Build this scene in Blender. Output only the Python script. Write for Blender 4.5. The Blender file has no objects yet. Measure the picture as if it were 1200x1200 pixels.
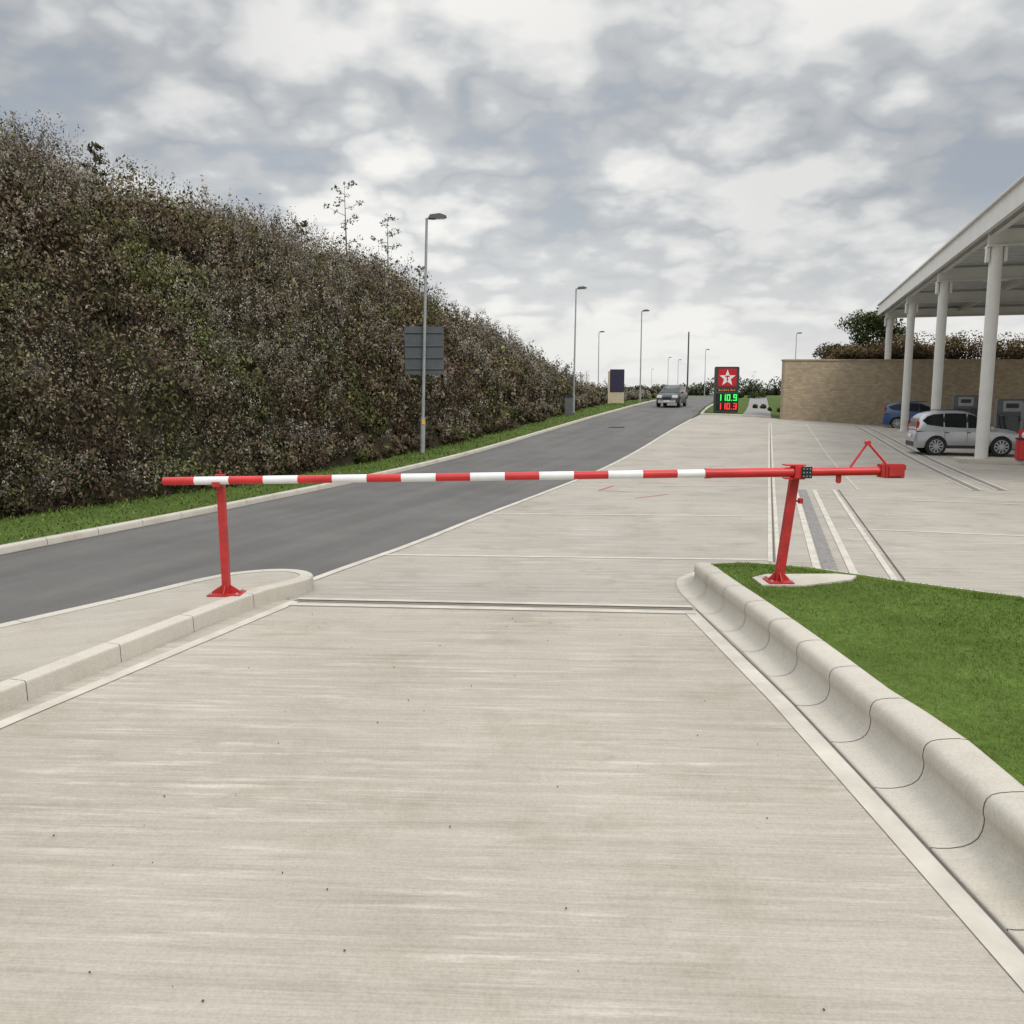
import bpy, bmesh, math, random
import numpy as np
from mathutils import Vector, Matrix
random.seed(4); rng=np.random.default_rng(7)
scene=bpy.context.scene
col=scene.collection
H=2.1
# ------------------------------------------------------------------ terrain
def A(y):
    a=.099*math.log(1+math.exp(min(50,(y-28)/3)))
    if a>1.1: a=1.1+.85*(1-math.exp(-(a-1.1)/.85))
    return a
def sst(t):
    t=min(1,max(0,t)); return t*t*(3-2*t)
def zg(x,y):
    b=1-sst((x-13)/15)
    cc=1-sst((y-55)/35)
    return A(y)*(1-(1-b)*cc)
# ------------------------------------------------------------------ materials
def new_mat(name):
    m=bpy.data.materials.new(name); m.use_nodes=True
    nt=m.node_tree; b=nt.nodes['Principled BSDF']
    return m,nt,b
def nd(nt,t,**kw):
    n=nt.nodes.new(t)
    for k,v in kw.items(): setattr(n,k,v)
    return n
def noise(nt,vec,scale,detail=4,rough=.6):
    n=nd(nt,'ShaderNodeTexNoise'); n.inputs['Scale'].default_value=scale
    n.inputs['Detail'].default_value=detail; n.inputs['Roughness'].default_value=rough
    if vec is not None: nt.links.new(vec,n.inputs['Vector'])
    return n.outputs['Fac']
def ramp(nt,fac,stops):
    r=nd(nt,'ShaderNodeValToRGB')
    e=r.color_ramp.elements
    while len(e)<len(stops): e.new(.5)
    for i,(p,c) in enumerate(stops):
        e[i].position=p; e[i].color=(c[0],c[1],c[2],1)
    nt.links.new(fac,r.inputs['Fac']); return r.outputs['Color']
def mixc(nt,a,b,fac,mode='MIX'):
    m=nd(nt,'ShaderNodeMix',data_type='RGBA',blend_type=mode)
    for sock,val in ((m.inputs[6],a),(m.inputs[7],b),(m.inputs[0],fac)):
        if hasattr(val,'is_output'): nt.links.new(val,sock)
        elif isinstance(val,(int,float)): sock.default_value=val
        else: sock.default_value=(*val,1)
    return m.outputs[2]
def coords(nt,scale=(1,1,1),rot=0):
    t=nd(nt,'ShaderNodeTexCoord'); mp=nd(nt,'ShaderNodeMapping')
    mp.inputs['Scale'].default_value=scale; mp.inputs['Rotation'].default_value=(0,0,rot)
    if rot and scale!=(1,1,1):
        m0=nd(nt,'ShaderNodeMapping'); m0.inputs['Rotation'].default_value=(0,0,rot)
        nt.links.new(t.outputs['Object'],m0.inputs['Vector'])
        mp.inputs['Rotation'].default_value=(0,0,0)
        nt.links.new(m0.outputs['Vector'],mp.inputs['Vector'])
    else: nt.links.new(t.outputs['Object'],mp.inputs['Vector'])
    return mp.outputs['Vector']
def bump(nt,b,h,strength=.3,dist=.01):
    n=nd(nt,'ShaderNodeBump'); n.inputs['Strength'].default_value=strength; n.inputs['Distance'].default_value=dist
    nt.links.new(h,n.inputs['Height']); nt.links.new(n.outputs['Normal'],b.inputs['Normal'])
def simple(name,c,rough=.5,var=.15,scale=8,metal=0,spec=None,bmp=0):
    m,nt,b=new_mat(name)
    v=coords(nt)
    f=noise(nt,v,scale)
    cl=ramp(nt,f,[(.3,[x*(1-var) for x in c]),(.7,[min(1,x*(1+var)) for x in c])])
    nt.links.new(cl,b.inputs['Base Color'])
    b.inputs['Roughness'].default_value=rough; b.inputs['Metallic'].default_value=metal
    if spec is not None: b.inputs['Specular IOR Level'].default_value=spec
    if bmp: bump(nt,b,noise(nt,v,scale*8),bmp,.01)
    return m
def emis(name,c,s):
    m,nt,b=new_mat(name); b.inputs['Base Color'].default_value=(*c,1)
    b.inputs['Emission Color'].default_value=(*c,1); b.inputs['Emission Strength'].default_value=s
    return m
ANG=math.atan2(.294,.956)
def concrete(name,base,rot,streak=1.0,dirt=.7,pale=1.0):
    m,nt,b=new_mat(name)
    v=coords(nt,(1,1,1),rot)
    big=noise(nt,v,.35,3)
    c1=ramp(nt,big,[(.3,[x*.88 for x in base]),(.7,[x*1.06 for x in base])])
    vs=coords(nt,(.6,11,1),rot)
    st=noise(nt,vs,1.0,6,.7)
    s1=ramp(nt,st,[(.32,(.76,.745,.72)),(.48,(.95,.95,.945)),(.66,(1.06,1.06,1.06))])
    c2=mixc(nt,c1,s1,.7*streak,'MULTIPLY')
    vf=coords(nt,(1.2,85,1),rot)
    fi=noise(nt,vf,1.0,3,.7)
    s2=ramp(nt,fi,[(.3,(.78,.78,.78)),(.7,(1.10,1.10,1.10))])
    c3=mixc(nt,c2,s2,.6*streak,'MULTIPLY')
    vw=coords(nt,(1.1,16,1),rot)
    wf=noise(nt,vw,.9,6,.75)
    wm=ramp(nt,wf,[(.51,(0,0,0)),(.66,(pale,pale,pale))])
    pm=ramp(nt,noise(nt,v,.6,4,.6),[(.40,(.2,.2,.2)),(.60,(1,1,1))])
    wm2=mixc(nt,wm,pm,1.0,'MULTIPLY')
    c4=mixc(nt,c3,(min(1,base[0]*1.45),base[1]*1.49,base[2]*1.55),wm2)
    bl=noise(nt,v,1.1,7,.72)
    sm=ramp(nt,bl,[(.3,(.82,.80,.75)),(.5,(1,1,1))])
    c5=mixc(nt,c4,sm,dirt,'MULTIPLY')
    sp=noise(nt,v,70,3,.75)
    s6=ramp(nt,sp,[(.3,(.76,.76,.76)),(.6,(1.06,1.06,1.06))])
    c6=mixc(nt,c5,s6,.6,'MULTIPLY')
    nt.links.new(c6,b.inputs['Base Color']); b.inputs['Roughness'].default_value=.85
    b.inputs['Specular IOR Level'].default_value=.25
    bump(nt,b,fi,.35*streak+.05,.006)
    return m
M_lane=concrete('lane_concrete',(.425,.389,.334),math.radians(3),1.0,.9,.7)
M_fore=concrete('forecourt_concrete',(.395,.365,.323),math.radians(3),1.0,1.0,.65)
M_edge=concrete('smooth_concrete',(.50,.465,.405),0,.12,.7,.2)
M_kerb=concrete('kerb_concrete',(.52,.487,.43),0,.08,1.0,.15)
M_isl=concrete('island_concrete',(.42,.388,.338),-.35,.45,.9,.3)
def asphalt():
    m,nt,b=new_mat('asphalt'); v=coords(nt)
    f=noise(nt,v,110,3,.85); g=noise(nt,v,.45,5,.7)
    c=ramp(nt,f,[(.32,(.068,.066,.064)),(.68,(.20,.196,.19))])
    c2=mixc(nt,c,ramp(nt,g,[(.35,(.86,.86,.86)),(.65,(1.10,1.10,1.10))]),.9,'MULTIPLY')
    vs=coords(nt,(2.0,.08,1),ANG)
    c3=mixc(nt,c2,ramp(nt,noise(nt,vs,1,2),[(.38,(.88,.88,.88)),(.62,(1.08,1.08,1.07))]),.7,'MULTIPLY')
    nt.links.new(c3,b.inputs['Base Color']); b.inputs['Roughness'].default_value=.9
    b.inputs['Specular IOR Level'].default_value=.2
    bump(nt,b,f,.6,.008); return m
M_asph=asphalt()
def grassm(name,a,bcol,sc=3):
    m,nt,b=new_mat(name); v=coords(nt)
    f=noise(nt,v,sc,5,.7); g=noise(nt,v,sc*14,3,.8)
    c=ramp(nt,f,[(.3,a),(.7,bcol)])
    c2=mixc(nt,c,ramp(nt,g,[(.3,(.55,.55,.5)),(.7,(1.25,1.25,1.2))]),.8,'MULTIPLY')
    nt.links.new(c2,b.inputs['Base Color']); b.inputs['Roughness'].default_value=.9
    b.inputs['Specular IOR Level'].default_value=.1
    bump(nt,b,g,.6,.04); return m
M_grass=grassm('grass_ground',(.055,.085,.02),(.095,.14,.035),.6)
M_soil=grassm('bank_soil',(.026,.023,.015),(.055,.046,.03),1)
M_hill=grassm('hill_grass',(.05,.055,.022),(.09,.08,.04),1)
def leafm(name):
    m,nt,b=new_mat(name)
    a=nd(nt,'ShaderNodeAttribute'); a.attribute_name='Col'
    nt.links.new(a.outputs['Color'],b.inputs['Base Color']); b.inputs['Roughness'].default_value=.8
    b.inputs['Specular IOR Level'].default_value=0
    return m
M_leaf=leafm('leaves')
M_red=simple('red_paint',(.52,.024,.024),.4,.14,5)
M_redd=simple('red_paint_worn',(.42,.024,.024),.5,.22,12)
M_white=simple('white_paint',(.74,.75,.76),.4,.06,6)
M_black=simple('black_plastic',(.02,.02,.022),.5,.2)
M_galv=simple('galvanised_steel',(.30,.31,.32),.5,.15,4)
M_lampd=simple('dark_lamp_metal',(.10,.105,.11),.45,.15,4)
M_grey=simple('grey_panel',(.085,.095,.105),.6,.12,3)
M_lgrey=simple('light_grey_metal',(.66,.65,.62),.4,.06,2)
M_soff=simple('soffit_grey',(.50,.51,.52),.6,.06,1)
M_joint=simple('joint_sealant',(.09,.083,.072),.8,.3,10)
M_jointp=simple('pale_joint',(.49,.46,.405),.85,.16,3)
M_drain=simple('drain_grating',(.20,.19,.18),.7,.4,25)
M_glass=simple('car_glass',(.010,.012,.014),.12,.1,spec=.3)
M_wind=simple('windscreen_glass',(.05,.058,.062),.12,.1)  # paler than the side glass: sky reflection put into the colour
M_tyre=simple('tyre_rubber',(.02,.02,.02),.8,.2)
M_rim=simple('alloy_rim',(.45,.46,.47),.3,.05,3,.6)
M_silver=simple('silver_car_paint',(.42,.43,.44),.28,.03,2,.45)
M_blue=simple('blue_car_paint',(.035,.085,.21),.25,.05,2)
M_dark=simple('dark_car_paint',(.055,.062,.062),.3,.05,2)
M_bump=simple('silver_bumper',(.42,.43,.43),.35,.05,2)
M_head=simple('headlight_glass',(.80,.81,.83),.15,.03,20)
M_tail=simple('tail_light_red',(.35,.01,.01),.25,.1,20)
M_plate=simple('number_plate_white',(.75,.75,.7),.4,.05,20)
M_purple=simple('navy_panel',(.022,.018,.05),.5,.1,2)
M_cream=simple('cream_panel',(.5,.43,.3),.6,.1,2)
M_yellow=simple('yellow_sticker',(.7,.5,.03),.5,.1,2)
M_bark=simple('bark',(.07,.055,.04),.9,.3,8)
M_pole=simple('weathered_pole',(.085,.08,.075),.9,.2,8)
M_sred=simple('sign_red',(.52,.015,.03),.4,.04,3)
M_swhite=simple('sign_white',(.82,.82,.82),.4,.02,3)
M_sblack=simple('sign_black',(.012,.014,.014),.35,.1,3)
M_sframe=simple('sign_frame',(.05,.06,.058),.4,.1,3)
M_gren=emis('green_display',(.03,.9,.12),1.0)
M_redn=emis('red_display',(.95,.03,.03),1.0)
M_orange=simple('small_orange_print',(.75,.25,.10),.5,.05,3)
def wallm():
    m,nt,b=new_mat('sandstone_wall'); 
    t=nd(nt,'ShaderNodeTexCoord'); sp=nd(nt,'ShaderNodeSeparateXYZ'); cb=nd(nt,'ShaderNodeCombineXYZ')
    nt.links.new(t.outputs['Object'],sp.inputs[0])
    ad=nd(nt,'ShaderNodeMath',operation='ADD'); nt.links.new(sp.outputs[0],ad.inputs[0]); nt.links.new(sp.outputs[1],ad.inputs[1])
    nt.links.new(ad.outputs[0],cb.inputs[0]); nt.links.new(sp.outputs[2],cb.inputs[1])
    br=nd(nt,'ShaderNodeTexBrick'); nt.links.new(cb.outputs[0],br.inputs['Vector'])
    br.inputs['Scale'].default_value=3.0; br.inputs['Color1'].default_value=(.46,.375,.26,1); br.inputs['Color2'].default_value=(.34,.275,.19,1)
    br.inputs['Mortar'].default_value=(.27,.22,.16,1); br.inputs['Mortar Size'].default_value=.022
    br.inputs['Row Height'].default_value=.3; br.inputs['Brick Width'].default_value=.75
    f=noise(nt,t.outputs['Object'],2.2,6,.75)
    c=mixc(nt,br.outputs['Color'],ramp(nt,f,[(.3,(.84,.84,.84)),(.7,(1.10,1.09,1.07))]),.9,'MULTIPLY')
    nt.links.new(c,b.inputs['Base Color']); b.inputs['Roughness'].default_value=.9
    bump(nt,b,f,.6,.05); return m
M_wall=wallm()
# ------------------------------------------------------------------ mesh builder
class MB:
    def __init__(s): s.v=[];s.f=[];s.m=[];s.sm=[];s.p=[];s.cur=0;s.vp=[]
    def mark(s): s.cur+=1; return s
    def add(s,vs,fs,mi=0,sm=False):
        o=len(s.v); s.v+= [tuple(p) for p in vs]; s.vp+=[s.cur]*len(vs)
        for f in fs: s.f.append([i+o for i in f]); s.m.append(mi); s.sm.append(sm); s.p.append(s.cur)
    def box(s,c,d,mi=0,rz=0,M=None,bev=0):
        hx,hy,hz=d[0]/2,d[1]/2,d[2]/2
        R=M if M else Matrix.Rotation(rz,3,'Z')
        if bev:
            bm=bmesh.new(); bmesh.ops.create_cube(bm,size=1)
            for q in bm.verts: q.co=Vector((q.co.x*d[0],q.co.y*d[1],q.co.z*d[2]))
            bmesh.ops.bevel(bm,geom=list(bm.edges),offset=bev,segments=2,affect='EDGES')
            bm.verts.index_update()
            vs=[R@q.co+Vector(c) for q in bm.verts]; fs=[[q.index for q in f.verts] for f in bm.faces]
            bm.free(); s.add(vs,fs,mi); return
        vs=[R@Vector((x*hx,y*hy,z*hz))+Vector(c) for x in(-1,1) for y in(-1,1) for z in(-1,1)]
        s.add(vs,[(0,1,3,2),(4,6,7,5),(0,4,5,1),(2,3,7,6),(0,2,6,4),(1,5,7,3)],mi)
    def cyl(s,p0,p1,r0,r1=None,n=16,mi=0,caps=True,sm=True):
        r1=r0 if r1 is None else r1
        p0=Vector(p0);p1=Vector(p1);d=(p1-p0).normalized()
        a=d.orthogonal().normalized(); b=d.cross(a)
        vs=[]
        for p,r in((p0,r0),(p1,r1)):
            for i in range(n):
                t=2*math.pi*i/n; vs.append(p+a*r*math.cos(t)+b*r*math.sin(t))
        s.add(vs,[(i,(i+1)%n,n+(i+1)%n,n+i) for i in range(n)],mi,sm)
        if caps: s.add(vs,[list(range(n))[::-1],list(range(n,2*n))],mi)
    def tube(s,pts,rs,n=8,mi=0):
        for i in range(len(pts)-1): s.cyl(pts[i],pts[i+1],rs[i],rs[i+1],n,mi,caps=True)
    def prism(s,pts,ax,d0,d1,mi=0):
        def P(p,d):
            return {'x':(d,p[0],p[1]),'y':(p[0],d,p[1]),'z':(p[0],p[1],d)}[ax]
        n=len(pts); vs=[P(p,d0) for p in pts]+[P(p,d1) for p in pts]
        s.add(vs,[list(range(n)),list(range(n,2*n))[::-1]]+[(i,n+i,n+(i+1)%n,(i+1)%n) for i in range(n)],mi)
    def each(s,name,mats,parent=None,**k):
        out=[]
        for c in sorted(set(s.p)):
            q=MB(); idx=[i for i,v in enumerate(s.vp) if v==c]; mp={o:n for n,o in enumerate(idx)}
            q.v=[s.v[i] for i in idx]
            for f,m,sm,p in zip(s.f,s.m,s.sm,s.p):
                if p==c: q.f.append([mp[i] for i in f]); q.m.append(m); q.sm.append(sm)
            out.append(q.obj(name,mats,parent,**k))
        return out
    def obj(s,name,mats,parent=None,loc=(0,0,0),rot=None,**props):
        me=bpy.data.meshes.new(name); me.from_pydata(s.v,[],s.f)
        for m in (mats if isinstance(mats,list) else [mats]): me.materials.append(m)
        me.polygons.foreach_set('material_index',s.m); me.polygons.foreach_set('use_smooth',s.sm)
        bm=bmesh.new(); bm.from_mesh(me); bmesh.ops.recalc_face_normals(bm,faces=bm.faces); bm.to_mesh(me); bm.free()
        me.update()
        o=bpy.data.objects.new(name,me); col.objects.link(o)
        if parent: o.parent=parent
        o.location=loc
        if rot: o.rotation_euler=rot
        for k,v in props.items(): o[k]=v
        return o
def empty(name,loc,rot=0,**props):
    o=bpy.data.objects.new(name,None); col.objects.link(o); o.location=loc; o.rotation_euler=(0,0,rot)
    o.empty_display_size=.2
    for k,v in props.items(): o[k]=v
    return o
def sheet(name,poly,dz,mat,h=1.0,zf=None,**props):
    zf=zf or zg
    bm=bmesh.new(); vs=[bm.verts.new((x,y,0)) for x,y in poly]; f=bm.faces.new(vs)
    bmesh.ops.triangulate(bm,faces=[f])
    xs=[p[0] for p in poly]; ys=[p[1] for p in poly]
    for ax,(lo,hi) in ((0,(min(xs),max(xs))),(1,(min(ys),max(ys)))):
        k=math.ceil(lo/h)
        while k*h<hi:
            co=[0,0,0]; co[ax]=k*h; no=[0,0,0]; no[ax]=1
            bmesh.ops.bisect_plane(bm,geom=bm.verts[:]+bm.edges[:]+bm.faces[:],plane_co=co,plane_no=no); k+=1
    for v in bm.verts: v.co.z=zf(v.co.x,v.co.y)+dz
    bmesh.ops.recalc_face_normals(bm,faces=bm.faces)
    bm.normal_update()
    if sum(f.normal.z for f in bm.faces)<0: bmesh.ops.reverse_faces(bm,faces=bm.faces)
    for f in bm.faces: f.smooth=True
    me=bpy.data.meshes.new(name); bm.to_mesh(me); bm.free(); me.materials.append(mat)
    o=bpy.data.objects.new(name,me); col.objects.link(o)
    for k,v in props.items(): o[k]=v
    return o
def resample(pl,st):
    out=[]
    for i in range(len(pl)-1):
        a=Vector(pl[i][:2]);b=Vector(pl[i+1][:2]);n=max(1,int(math.ceil((b-a).length/st)))
        for j in range(n): out.append(a.lerp(b,j/n))
    out.append(Vector(pl[-1][:2])); return out
def smooth_pl(pl,it=2):
    p=[Vector(q) for q in pl]
    for _ in range(it):
        q=[p[0]]
        for i in range(len(p)-1):
            q.append(p[i].lerp(p[i+1],.25)); q.append(p[i].lerp(p[i+1],.75))
        q.append(p[-1]); p=q
    return p
def strip_to(mb,pl,w,dz,mi=0,st=.5,off=0,zf=None):
    zf=zf or zg
    p=resample(pl,st); L=[]
    for i,q in enumerate(p):
        d=(p[min(i+1,len(p)-1)]-p[max(i-1,0)]).normalized(); n=Vector((d.y,-d.x))
        for o in (off-w/2,off+w/2):
            r=q+n*o; L.append((r.x,r.y,zf(r.x,r.y)+dz))
    mb.add(L,[(2*i,2*i+1,2*i+3,2*i+2) for i in range(len(p)-1)],mi)
def sweep(mb,path,prof,unit,gap,zf,mi=0,lat=lambda p:1.0,hs=lambda p:1.0,step=.15,sm=True):
    p=resample(path,.03); s=[0]
    for i in range(1,len(p)): s.append(s[-1]+(p[i]-p[i-1]).length)
    tot=s[-1]
    def at(d):
        d=min(max(d,0),tot); i=min(np.searchsorted(s,d),len(p)-1); i=max(i,1)
        t=(d-s[i-1])/max(1e-6,s[i]-s[i-1]); q=p[i-1].lerp(p[i],t)
        a=p[max(0,i-6)];b=p[min(len(p)-1,i+6)]; dd=(b-a).normalized()
        return q,Vector((dd.y,-dd.x))
    d=0
    while d<tot-.05:
        e=min(d+unit,tot); n=max(1,int((e-d)/step)); rows=[]
        for j in range(n+1):
            x=d+gap/2+(e-d-gap)*j/n; q,nn=at(x); base=zf(q.x,q.y)
            la=lat(q); h=hs(q)
            rows.append([(q.x+nn.x*o*la,q.y+nn.y*o*la,base+z*h) for o,z in prof])
        k=len(prof); vs=[v for r in rows for v in r]
        fs=[(a*k+b,a*k+b+1,(a+1)*k+b+1,(a+1)*k+b) for a in range(n) for b in range(k-1)]
        mb.add(vs,fs,mi,sm)
        d=e
# ------------------------------------------------------------------ world / light / camera
w=bpy.data.worlds.new('World'); scene.world=w; w.use_nodes=True
nt=w.node_tree; bg=nt.nodes['Background']
SUN_EL=math.radians(52); SUN_AZ=math.radians(150)
sky=nd(nt,'ShaderNodeTexSky',sky_type='NISHITA'); sky.sun_disc=False; sky.sun_elevation=SUN_EL; sky.sun_rotation=SUN_AZ
tc=nd(nt,'ShaderNodeTexCoord'); sp=nd(nt,'ShaderNodeSeparateXYZ'); nt.links.new(tc.outputs['Generated'],sp.inputs[0])
def mth(op,a,b=None,clamp=False):
    n=nd(nt,'ShaderNodeMath',operation=op); n.use_clamp=clamp
    for i,v in enumerate((a,b)):
        if v is None: continue
        if hasattr(v,'is_output'): nt.links.new(v,n.inputs[i])
        else: n.inputs[i].default_value=v
    return n.outputs[0]
zz=mth('ADD',mth('MAXIMUM',sp.outputs[2],0),.32)
cx=mth('DIVIDE',sp.outputs[0],zz); cy=mth('DIVIDE',sp.outputs[1],zz)
cb=nd(nt,'ShaderNodeCombineXYZ'); nt.links.new(cx,cb.inputs[0]); nt.links.new(cy,cb.inputs[1]); cb.inputs[2].default_value=11.4
def wn(scale,det,rg=.5):
    n=nd(nt,'ShaderNodeTexNoise'); n.inputs['Scale'].default_value=scale; n.inputs['Detail'].default_value=det; n.inputs['Roughness'].default_value=rg
    nt.links.new(cb.outputs[0],n.inputs['Vector']); return n.outputs['Fac']
nA=wn(2.5,5,.46); nB=wn(6.0,4,.45); nC=wn(1.1,2)
bil=mth('MULTIPLY',mth('ABSOLUTE',mth('SUBTRACT',nB,.5)),3.2)
dens=mth('ADD',nA,mth('MULTIPLY',bil,.25))
cl=ramp(nt,dens,[(.44,(.50,.53,.575)),(.53,(.59,.62,.655)),(.585,(.76,.78,.80)),(.67,(.94,.94,.94))])
shade=ramp(nt,nC,[(.38,(.84,.85,.87)),(.6,(1.05,1.05,1.05))])
cl=mixc(nt,cl,shade,1.0,'MULTIPLY')
blue=mixc(nt,sky.outputs['Color'],(.10,.10,.10),1.0,'MULTIPLY')
gap=ramp(nt,dens,[(.38,(.3,.3,.3)),(.48,(.05,.05,.05))])
c1=mixc(nt,cl,blue,gap)
hz=ramp(nt,sp.outputs[2],[(0.0,(.9,.9,.9)),(.08,(.5,.5,.5)),(.20,(0,0,0))])
c2=mixc(nt,c1,(.85,.865,.88),hz)
up=ramp(nt,sp.outputs[2],[(.42,(.4,.4,.4)),(.75,(1,1,1))])
up2=mixc(nt,up,(2.5,2.45,2.35),1.0,'MULTIPLY')
c3=mixc(nt,c2,up2,1.0,'MULTIPLY')
nt.links.new(c3,bg.inputs['Color']); bg.inputs['Strength'].default_value=1.0
sd=bpy.data.lights.new('sun','SUN'); sd.energy=1.35; sd.angle=math.radians(16); sd.color=(1,.94,.85)
so=bpy.data.objects.new('sun',sd); col.objects.link(so)
dv=Vector((math.sin(SUN_AZ)*math.cos(SUN_EL),math.cos(SUN_AZ)*math.cos(SUN_EL),math.sin(SUN_EL)))
so.rotation_euler=dv.to_track_quat('Z','Y').to_euler(); so.location=(0,0,30)
cd=bpy.data.cameras.new('camera'); cam=bpy.data.objects.new('camera',cd); col.objects.link(cam)
cam.location=(0,0,H); cam.rotation_euler=(math.radians(90)-math.atan(.138),0,0)
cd.sensor_width=36; cd.lens=30; cd.clip_end=3000; cd.clip_start=.05
scene.camera=cam
scene.view_settings.view_transform='Standard'; scene.view_settings.look='None'; scene.view_settings.exposure=0
# ------------------------------------------------------------------ ground
def grid_mesh(name,xs,ys,zf,mat,**props):
    vs=[(x,y,zf(x,y)) for y in ys for x in xs]; n=len(xs)
    fs=[(j*n+i,j*n+i+1,(j+1)*n+i+1,(j+1)*n+i) for j in range(len(ys)-1) for i in range(n-1)]
    me=bpy.data.meshes.new(name); me.from_pydata(vs,[],fs); me.materials.append(mat)
    for p in me.polygons: p.use_smooth=True
    o=bpy.data.objects.new(name,me); col.objects.link(o)
    for k,v in props.items(): o[k]=v
    return o
xs=[-1500,-600,-300,-150,-80]+[i for i in range(-50,61)]+[80,120,200,350,700,1500]
ys=[-60,-30,-10]+[i for i in range(-4,100)]+list(range(100,200,5))+[220,260,320,400,600,1000,2500]
grid_mesh('ground',xs,ys,lambda x,y:zg(x,y)-.035,M_grass,kind='structure')
roadL=[(-11.3,-3),(-9.9,1.5),(-8.35,6.2),(-6.77,11.1),(-5.95,13.4),(-4.75,17.09),(-3.55,21.03),(-1.0,30.4),(2.05,41.16),(5.13,51.6),(8.4,62.07),(11.81,73.5),(16,88),(23,112)]
roadR=[(-2.36,9.5),(-2.09,10.27),(-1.45,11.93),(-.59,14.67),(.35,17.4),(2.0,22.3),(4.1,29.3),(7.3,40),(11.1,51.8),(13.6,61.5),(16.6,72),(20.6,87),(27.5,111)]
foot=[(-15.5,-3),(-13.5,3),(-11.2,9),(-9.1,14.3),(-7.75,17.2),(-6.3,20.8),(-3.56,29.71),(-1.56,36.64),(1.6,48.34),(6.2,66.4),(10.9,80),(17,97)]
rl=[tuple(p) for p in smooth_pl(roadL,1)]
rr=[tuple(p) for p in smooth_pl(roadR,1)]
sheet('road',rl+rr[::-1]+[(-3.3,9.0),(-4.45,6.9),(-6.3,3.5),(-8.5,-1),(-9.5,-3)],0,M_asph,1.0,kind='structure')
rsub=[p for p in rr if p[1]<51.9]
sheet('forecourt',[(-2.3,8.56)]+rsub+[(11.7,53.3),(13.4,52.2),(15.4,50.9),(15.6,49.9),(45,49.9),(45,-3),(2.2,-3),(1.85,8.18)],.004,M_fore,1.0,kind='structure')
sheet('concrete_lane',[(-2.3,8.56),(1.85,8.18),(2.2,-3),(-5.85,-3),(-3.4,5.43),(-2.42,8.7)],.006,M_lane,1.0,kind='structure')
path=MB(); strip_to(path,[(14.6,51.4),(17.2,60),(21.5,75),(28,98)],1.7,.01,0); path.obj('footpath',simple('path_tarmac',(.22,.215,.21),.9,.1,3),kind='structure')
jm=MB()
strip_to(jm,[p for p in rsub],.11,.012,0,off=.075)
strip_to(jm,[(-5.6,-2.5),(-3.3,5.3),(-2.27,8.5)],.11,.012,0,off=.06)
strip_to(jm,[(1.92,-2.5),(1.86,4.1),(1.84,5.6),(1.73,8.1)],.13,.012,0,off=-.0)
strip_to(jm,[(1.96,-2.5),(1.94,4.1),(1.925,5.6),(1.81,8.15)],.012,.016,1,off=-.012)
for off,wd,mi,dz in ((.13,.09,0,.012),(-.11,.08,0,.012),(0,.030,1,.018),(.19,.008,1,.014)):
    strip_to(jm,[(-2.22,8.50),(1.78,8.16)],wd,dz,mi,off=off)
def dline(x0,y0,y1): return [(x0,y0),(x0+(y1-y0)*.2975,y1)]
strip_to(jm,dline(3.30,10.55,46),.06,.012,0,off=-.05); strip_to(jm,dline(3.30,10.55,46),.06,.012,0,off=.05); strip_to(jm,dline(3.30,10.55,46),.015,.014,1)
strip_to(jm,dline(3.60,9.9,18.7),.09,.012,0,off=0.02)
strip_to(jm,dline(3.78,9.9,18.7),.17,.013,2)
strip_to(jm,dline(3.95,9.6,18.7),.09,.012,0)
strip_to(jm,dline(4.32,9.4,18.7),.07,.012,0); strip_to(jm,dline(4.40,9.3,18.7),.02,.014,1)
for x0 in (10.2,10.75): 
    strip_to(jm,dline(x0,18.6,46),.12,.013,2); strip_to(jm,dline(x0-.11,18.6,46),.06,.012,0); strip_to(jm,dline(x0+.11,18.6,46),.06,.012,0)
strip_to(jm,dline(7.6,18.6,46),.04,.012,0)
for y0 in (10.9,14.8,19.6,25.2,31.5,38.5,45.5):
    xa=np.interp(y0,[p[1] for p in rsub],[p[0] for p in rsub])
    xb=3.3+(y0-10.55)*.2975
    strip_to(jm,[(xa+.14,y0+.16),(xb-.09,y0-.19)],.09,.0085,0)
for y0 in (13.2,17.2,21.2,25.2,30,35,40):
    xb=4.5+(y0-10.55)*.2975
    strip_to(jm,[(xb,y0+.07),(xb+14,y0-4.23)],.09,.0085,0)
jm.obj('concrete_joint',[M_jointp,M_joint,M_drain],kind='structure')
sm=MB()
for a,b in (((1.9,18.6),(2.35,19.6)),((1.9,18.6),(2.6,18.3)),((3.0,20.2),(3.9,20.0)),((4.6,20.6),(5.2,20.5)),((2.3,21.2),(3.2,22.4)),((3.6,21.6),(4.3,22.9)),((5.6,21.5),(6.0,23)),((2.5,17.2),(3.3,17.9))):
    strip_to(sm,[a,b],.04,.017,0)
sm.obj('spray_marking',simple('faded_red_spray',(.52,.25,.20),.9,.2,10),kind='structure')
km=MB()
prof=[(0,-.02),(0,.075),(-.015,.1),(-.03,.105),(-.125,.105),(-.125,-.02)]
sweep(km,[p for p in rl if p[1]<100],prof,.915,.008,zg,0,step=.45)
km.obj('road_kerb',M_kerb,kind='structure')
gu=MB(); strip_to(gu,[p for p in rl if p[1]<100],.06,.008,0,off=.03); gu.obj('road_channel',simple('channel_dirt',(.24,.23,.2),.9,.2,3),kind='structure')
km=MB(); sweep(km,[(11.7,53.4),(13.9,61.5),(16.9,72),(20.9,87),(27.7,110)],[(0,-.02),(0,.08),(.02,.1),(.125,.1),(.125,-.02)],.915,.008,zg,0,step=.45)
sweep(km,[(11.7,53.4),(13.4,52.3),(15.4,51.0)],[(0,-.02),(0,.08),(-.02,.1),(-.125,.1),(-.125,-.02)],.915,.008,zg,0,step=.45)
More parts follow.
